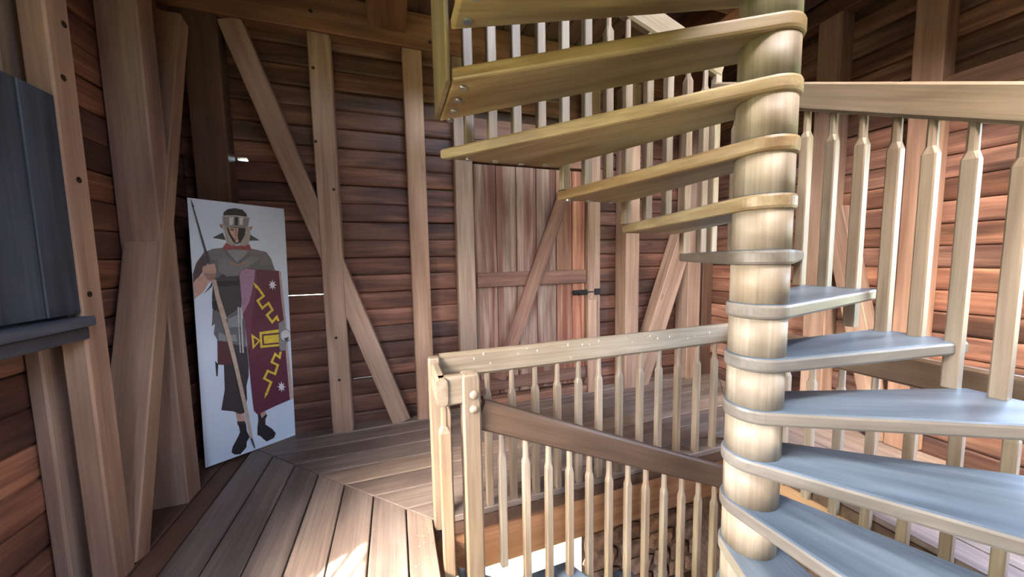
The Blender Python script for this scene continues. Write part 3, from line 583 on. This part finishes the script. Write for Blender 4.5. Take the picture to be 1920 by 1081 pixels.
PRINT = {
  'printed_soldier': [('skin', [(0.193, 0.367), (0.243, 0.347), (0.253, 0.244), (0.205, 0.259)]), ('strap', [(0.2, 0.285), (0.249, 0.268), (0.257, 0.237), (0.204, 0.25)]), ('skin', [(0.339, 0.315), (0.394, 0.294), (0.385, 0.169), (0.331, 0.192)]), ('boot', [(0.334, 0.311), (0.353, 0.297), (0.361, 0.25), (0.393, 0.275), (0.401, 0.259), (0.383, 0.228), (0.385, 0.163), (0.329, 0.187), (0.339, 0.24)]), ('boot', [(0.207, 0.258), (0.255, 0.246), (0.258, 0.18), (0.274, 0.126), (0.255, 0.094), (0.249, 0.047), (0.209, 0.009), (0.174, 0.022), (0.155, 0.05), (0.163, 0.089), (0.205, 0.167), (0.215, 0.193)]), ('boot', [(0.329, 0.193), (0.39, 0.18), (0.43, 0.128), (0.454, 0.081), (0.44, 0.045), (0.387, 0.035), (0.365, 0.066), (0.346, 0.1), (0.325, 0.119)]), ('boot', [(0.093, 0.805), (0.11, 0.772), (0.102, 0.681), (0.094, 0.685)]), ('trouser', [(0.115, 0.961), (0.289, 0.882), (0.294, 0.715), (0.291, 0.633), (0.273, 0.554), (0.272, 0.445), (0.249, 0.338), (0.219, 0.338), (0.184, 0.373), (0.11, 0.411), (0.138, 0.564), (0.142, 0.76), (0.106, 0.772)]), ('hem', [(0.113, 0.961), (0.198, 0.937), (0.191, 0.75), (0.106, 0.772)]), ('mail', [(0.067, 1.63), (0.118, 1.657), (0.178, 1.668), (0.351, 1.669), (0.453, 1.645), (0.486, 1.586), (0.506, 1.502), (0.515, 1.481), (0.286, 1.462), (0.262, 1.063), (0.25, 1.108), (0.291, 1.101), (0.285, 0.871), (0.172, 0.931), (0.117, 0.954), (0.095, 1.014), (0.106, 1.088), (0.087, 1.074), (0.098, 1.198), (0.098, 1.294), (0.111, 1.415), (0.128, 1.48), (0.085, 1.547), (0.063, 1.548)]), ('maildark', [(0.111, 1.415), (0.169, 1.469), (0.282, 1.462), (0.269, 1.204), (0.177, 1.133), (0.103, 1.202), (0.096, 1.246)]), ('maillight', [(0.176, 1.629), (0.219, 1.581), (0.265, 1.541), (0.315, 1.579), (0.383, 1.628), (0.398, 1.577), (0.303, 1.501), (0.269, 1.453), (0.191, 1.448), (0.147, 1.489), (0.143, 1.564)]), ('mailsteel', [(0.184, 1.117), (0.257, 1.145), (0.261, 1.043), (0.173, 1.049)]), ('mailsteel', [(0.12, 1.02), (0.174, 0.987), (0.227, 0.987), (0.232, 0.929), (0.172, 0.942), (0.122, 0.959)]), ('shoulder', [(0.067, 1.63), (0.118, 1.657), (0.178, 1.668), (0.199, 1.629), (0.174, 1.582), (0.085, 1.566), (0.063, 1.548)]), ('shoulder', [(0.351, 1.669), (0.453, 1.645), (0.486, 1.586), (0.494, 1.534), (0.414, 1.536), (0.382, 1.598), (0.333, 1.628)]), ('boot', [(0.096, 1.256), (0.122, 1.262), (0.127, 1.204), (0.111, 1.191), (0.096, 1.208)]), ('boot', [(0.113, 1.415), (0.276, 1.413), (0.274, 1.379), (0.179, 1.367), (0.113, 1.378)]), ('stud', [(0.245, 1.202), (0.257, 1.201), (0.248, 1.055), (0.25, 0.833), (0.243, 0.837)]), ('stud', [(0.261, 1.2), (0.273, 1.188), (0.268, 1.052), (0.268, 0.828), (0.259, 0.831)]), ('sleeve', [(0.067, 1.625), (0.026, 1.554), (0.002, 1.471), (0.002, 1.406), (0.023, 1.431), (0.061, 1.493), (0.085, 1.547)]), ('sleeve', [(0.111, 1.425), (0.091, 1.379), (0.052, 1.318), (0.102, 1.374)]), ('skin', [(0.002, 1.406), (0.016, 1.432), (0.052, 1.466), (0.056, 1.521), (0.084, 1.538), (0.124, 1.546), (0.132, 1.508), (0.128, 1.452), (0.104, 1.416), (0.085, 1.403), (0.053, 1.336), (0.009, 1.295), (0.002, 1.284)]), ('skindark', [(0.06, 1.475), (0.129, 1.471), (0.128, 1.45), (0.104, 1.416), (0.079, 1.427)]), ('iron', [(0.122, 1.741), (0.183, 1.785), (0.199, 1.728)]), ('iron', [(0.345, 1.786), (0.414, 1.738), (0.343, 1.732)]), ('scarf', [(0.176, 1.665), (0.198, 1.706), (0.255, 1.686), (0.344, 1.702), (0.355, 1.657), (0.309, 1.643), (0.27, 1.667), (0.222, 1.643)]), ('mailsteel', [(0.2, 1.652), (0.254, 1.657), (0.342, 1.655), (0.308, 1.609), (0.261, 1.556), (0.228, 1.6)]), ('bronze', [(0.211, 1.562), (0.265, 1.541), (0.314, 1.564), (0.318, 1.549), (0.268, 1.527), (0.214, 1.543)]), ('bronze', [(0.165, 1.846), (0.189, 1.845), (0.184, 1.815), (0.173, 1.822)]), ('bronze', [(0.347, 1.841), (0.371, 1.849), (0.356, 1.809)]), ('cheek', [(0.187, 1.85), (0.218, 1.824), (0.236, 1.743), (0.261, 1.694), (0.231, 1.684), (0.202, 1.706), (0.194, 1.779)]), ('cheek', [(0.343, 1.857), (0.316, 1.83), (0.314, 1.764), (0.275, 1.694), (0.311, 1.687), (0.34, 1.706), (0.354, 1.795)]), ('boot', [(0.207, 1.83), (0.325, 1.837), (0.317, 1.774), (0.288, 1.715), (0.263, 1.698), (0.239, 1.722), (0.216, 1.78)]), ('skin', [(0.218, 1.824), (0.28, 1.828), (0.27, 1.763), (0.276, 1.723), (0.262, 1.707), (0.248, 1.741), (0.229, 1.78)]), ('skindark', [(0.259, 1.821), (0.27, 1.82), (0.264, 1.762), (0.255, 1.762)]), ('lip', [(0.251, 1.743), (0.268, 1.743), (0.266, 1.734), (0.252, 1.734)]), ('eye', [(0.228, 1.816), (0.249, 1.815), (0.247, 1.805), (0.229, 1.806)]), ('eye', [(0.284, 1.816), (0.304, 1.819), (0.303, 1.808), (0.285, 1.807)]), ('helmdark', [(0.19, 1.909), (0.196, 1.94), (0.221, 1.967), (0.266, 1.981), (0.31, 1.975), (0.334, 1.947), (0.339, 1.919)]), ('steel', [(0.188, 1.912), (0.265, 1.923), (0.354, 1.918), (0.342, 1.857), (0.316, 1.828), (0.261, 1.832), (0.214, 1.822), (0.189, 1.848)]), ('steellight', [(0.226, 1.905), (0.253, 1.91), (0.246, 1.85), (0.224, 1.841)]), ('steellight', [(0.288, 1.911), (0.313, 1.911), (0.307, 1.852), (0.287, 1.853)]), ('helmdark', [(0.26, 1.909), (0.28, 1.911), (0.276, 1.848), (0.258, 1.847)]), ('stud', [(0.187, 1.914), (0.265, 1.925), (0.355, 1.921), (0.354, 1.914), (0.264, 1.918), (0.188, 1.907)])],
  'printed_shield': [('maroon', [(0.265, 1.453), (0.279, 1.496), (0.312, 1.512), (0.378, 1.5), (0.534, 1.485), (0.542, 1.244), (0.554, 1.058), (0.578, 0.675), (0.592, 0.343), (0.457, 0.321), (0.333, 0.293), (0.31, 0.333), (0.305, 0.434), (0.293, 0.799), (0.287, 1.102), (0.275, 1.102)]), ('maroonlight', [(0.265, 1.453), (0.279, 1.496), (0.312, 1.512), (0.38, 1.5), (0.372, 1.335), (0.329, 1.093), (0.333, 1.094), (0.314, 0.958), (0.291, 0.834), (0.287, 1.102), (0.275, 1.102)]), ('mauve', [(0.268, 1.453), (0.28, 1.492), (0.312, 1.508), (0.371, 1.497), (0.358, 1.397), (0.322, 1.238), (0.275, 1.142)]), ('edge', [(0.534, 1.485), (0.549, 1.481), (0.572, 0.997), (0.574, 0.804), (0.598, 0.341), (0.569, 0.338), (0.556, 0.745), (0.554, 0.984), (0.554, 1.056)]), ('yellow', [(0.379, 1.339), (0.408, 1.281), (0.429, 1.276), (0.392, 1.348)]), ('yellow', [(0.408, 1.281), (0.366, 1.245), (0.386, 1.238), (0.429, 1.276)]), ('yellow', [(0.366, 1.245), (0.402, 1.163), (0.407, 1.192), (0.386, 1.238)]), ('yellow', [(0.402, 1.163), (0.446, 1.201), (0.452, 1.23), (0.407, 1.192)]), ('yellow', [(0.446, 1.201), (0.464, 1.158), (0.485, 1.152), (0.452, 1.23)]), ('yellow', [(0.464, 1.158), (0.423, 1.119), (0.444, 1.113), (0.485, 1.152)]), ('yellow', [(0.423, 1.119), (0.467, 1.035), (0.469, 1.066), (0.444, 1.113)]), ('yellow', [(0.467, 1.035), (0.499, 1.073), (0.505, 1.11), (0.469, 1.066)]), ('yellow', [(0.499, 1.073), (0.506, 1.051), (0.522, 1.056), (0.505, 1.11)]), ('yellow', [(0.352, 1.398), (0.39, 1.356), (0.379, 1.338), (0.363, 1.354)]), ('yellow', [(0.413, 0.454), (0.448, 0.539), (0.427, 0.537), (0.398, 0.467)]), ('yellow', [(0.448, 0.539), (0.402, 0.585), (0.381, 0.583), (0.427, 0.537)]), ('yellow', [(0.402, 0.585), (0.422, 0.627), (0.415, 0.655), (0.381, 0.583)]), ('yellow', [(0.422, 0.627), (0.473, 0.587), (0.463, 0.616), (0.415, 0.655)]), ('yellow', [(0.473, 0.587), (0.502, 0.675), (0.481, 0.671), (0.463, 0.616)]), ('yellow', [(0.502, 0.675), (0.459, 0.712), (0.438, 0.708), (0.481, 0.671)]), ('yellow', [(0.459, 0.712), (0.479, 0.757), (0.474, 0.79), (0.438, 0.708)]), ('yellow', [(0.479, 0.757), (0.512, 0.718), (0.502, 0.756), (0.474, 0.79)]), ('yellow', [(0.512, 0.718), (0.526, 0.78), (0.51, 0.788), (0.502, 0.756)]), ('yellow', [(0.385, 0.413), (0.393, 0.465), (0.414, 0.451)]), ('white', [(0.513, 1.364), (0.495, 1.358), (0.503, 1.332), (0.487, 1.347), (0.482, 1.321), (0.477, 1.348), (0.461, 1.336), (0.471, 1.36), (0.454, 1.369), (0.471, 1.376), (0.463, 1.401), (0.479, 1.386), (0.484, 1.413), (0.489, 1.386), (0.505, 1.398), (0.496, 1.374)]), ('white', [(0.541, 0.466), (0.523, 0.463), (0.531, 0.433), (0.515, 0.454), (0.509, 0.426), (0.504, 0.457), (0.487, 0.448), (0.497, 0.472), (0.479, 0.486), (0.498, 0.489), (0.489, 0.518), (0.505, 0.499), (0.512, 0.526), (0.516, 0.495), (0.533, 0.504), (0.523, 0.481)]), ('yellow', [(0.375, 0.981), (0.511, 0.982), (0.507, 0.837), (0.376, 0.847)]), ('maroon', [(0.39, 0.959), (0.51, 0.955), (0.507, 0.854), (0.391, 0.866)]), ('yellow', [(0.402, 0.944), (0.51, 0.939), (0.508, 0.869), (0.403, 0.877)]), ('yellow', [(0.321, 0.977), (0.38, 0.909), (0.324, 0.847)]), ('maroon', [(0.334, 0.942), (0.365, 0.91), (0.337, 0.876)]), ('steel', [(0.511, 1.035), (0.554, 1.058), (0.563, 0.982), (0.593, 0.958), (0.598, 0.911), (0.59, 0.87), (0.563, 0.851), (0.557, 0.793), (0.518, 0.789), (0.507, 0.832), (0.514, 0.942)]), ('steellight', [(0.598, 0.913), (0.593, 0.89), (0.581, 0.875), (0.564, 0.87), (0.547, 0.876), (0.533, 0.893), (0.525, 0.916), (0.526, 0.939), (0.535, 0.959), (0.549, 0.969), (0.567, 0.969), (0.583, 0.957), (0.594, 0.937)]), ('iron', [(0.547, 0.898), (0.584, 0.903), (0.573, 0.868), (0.554, 0.869)])],
  'printed_spear': [('iron', [(0.015, 2.017), (0.033, 1.96), (0.026, 1.948), (0.021, 1.955)]), ('iron', [(0.023, 1.955), (0.029, 1.957), (0.081, 1.657), (0.07, 1.652)]), ('iron', [(0.07, 1.652), (0.081, 1.657), (0.101, 1.584), (0.09, 1.547), (0.079, 1.584)]), ('pole', [(0.103, 1.425), (0.126, 1.424), (0.142, 1.296), (0.176, 1.118), (0.167, 1.122), (0.185, 1.03), (0.219, 0.783), (0.275, 0.322), (0.292, 0.102), (0.273, 0.123), (0.255, 0.293), (0.199, 0.742), (0.162, 1.001), (0.142, 1.126), (0.116, 1.292)]), ('iron', [(0.273, 0.123), (0.292, 0.102), (0.305, 0.017), (0.297, 0.021)])],
}
# ------------------------------------------------------------------ soldier display board in the corner
PW, PH = .62, 2.02
b0 = Vector((-1.455+.57*.05, 3.140-.822*.05, .016)); dv = Vector((.82162, .57004, 0)); nv = Vector((.57004, -.82162, 0))
Mp = Matrix(((dv.x, 0, nv.x, b0.x), (dv.y, 0, nv.y, b0.y), (0, 1, 0, b0.z), (0, 0, 0, 1))) @ Matrix.Rotation(math.radians(-1.3), 4, 'Z')
panel = empty('display_board', tuple(b0)); panel.matrix_basis = Mp; WM[panel.name] = Mp
tag(panel, 'white life-size board printed with a Roman soldier, leaning in the dark corner', 'display board')
vs, fs = profile_bar([(a, b) for a, b in ((0, 0), (PH, 0), (PH, -.012), (0, -.012))], PW)
place('white_board', mesh('white_board', vs, fs, M_WHITE), Mp, panel, (1, 1, 1))
INK = dict(skin=(.52, .33, .27), skindark=(.33, .2, .17), strap=(.04, .03, .03), boot=(.022, .02, .025), trouser=(.035, .032, .04), hem=(.09, .03, .04), mail=(.13, .135, .15),
           maildark=(.05, .05, .055), maillight=(.19, .2, .21), mailsteel=(.25, .27, .29), shoulder=(.17, .165, .18), stud=(.55, .55, .55), sleeve=(.07, .045, .055), iron=(.06, .065, .075),
           scarf=(.27, .06, .07), bronze=(.33, .2, .13), cheek=(.38, .34, .31), lip=(.35, .14, .12), eye=(.05, .035, .03), helmdark=(.03, .028, .03), steel=(.24, .24, .25), steellight=(.62, .63, .64),
           maroon=(.115, .022, .05), maroonlight=(.16, .04, .08), mauve=(.36, .22, .32), edge=(.5, .4, .36), yellow=(.75, .56, .06), white=(.8, .82, .86), pole=(.5, .4, .32))
lay = 0
for part, polys in PRINT.items():
    keys = sorted({p[0] for p in polys}); mats = [plain('printed_'+k, INK[k], .4, 0, .12, 40) for k in keys]
    vs, fs, mi = [], [], []
    for k, pts in polys:
        lay += 1; z = .0006+.00012*lay; q = len(vs)
        vs += [(u/.60*PW, v, z) for u, v in pts]; fs.append(tuple(range(q, q+len(pts)))); mi.append(keys.index(k))
    me = bpy.data.meshes.new(part); me.from_pydata(vs, [], fs)
    for m in mats: me.materials.append(m)
    for p, k in zip(me.polygons, mi): p.material_index = k
    bm = bmesh.new(); bm.from_mesh(me); bmesh.ops.triangulate(bm, faces=bm.faces[:])
    for f in bm.faces:
        if f.normal.z < 0: f.normal_flip()
    bm.to_mesh(me); bm.free()
    place(part, me, Mp, panel, (1, 1, 1))

# ------------------------------------------------------------------ small litter
rl = random.Random(11)
vs, fs = [], []
def flake(p, u, v, n):
    q = len(vs); p, u, v, n = Vector(p), Vector(u), Vector(v), Vector(n)
    for a, b in ((1, 0), (.3, .8), (-.9, .5), (-1, -.3), (.1, -.9)): vs.append(p+u*a+v*b+n*.0012)
    vs.append(p+n*rl.uniform(.003, .006)); fs.extend([(q+i, q+(i+1) % 5, q+5) for i in range(5)])
for _ in range(18):
    a = rl.uniform(0, 6.28); r = rl.uniform(.004, .013); x = .135-abs(rl.gauss(0, .05)); y = rl.uniform(1.66, 2.0)
    flake((x, y, .0005), (r*math.cos(a), r*math.sin(a), 0), (-r*.6*math.sin(a), r*.6*math.cos(a), 0), (0, 0, 1))
dl = place('litter', mesh('litter', vs, fs, plain('dry_leaf_flakes', (.26, .21, .13), .8, 0, .4, 60)), Matrix.Identity(4), None, (1, 1, 1), 'stuff')
tag(dl, 'dry leaf flakes on the floor along the guard railing foot', 'litter')
vs, fs = [], []
for _ in range(20):
    x = rl.uniform(.35, 2.3); z = 1.0 - abs(rl.gauss(0, .04)); r = rl.uniform(.003, .007)
    flake((x, 2.0-.0285, max(.87, z-.008)), (r*.7, 0, 0), (0, 0, r*rl.uniform(1, 2)), (0, -1, 0))
place('droppings', mesh('droppings', vs, fs, plain('white_specks', (.8, .8, .76), .8, 0, .05, 60)), Matrix.Identity(4), guard, (1, 1, 1), 'stuff')
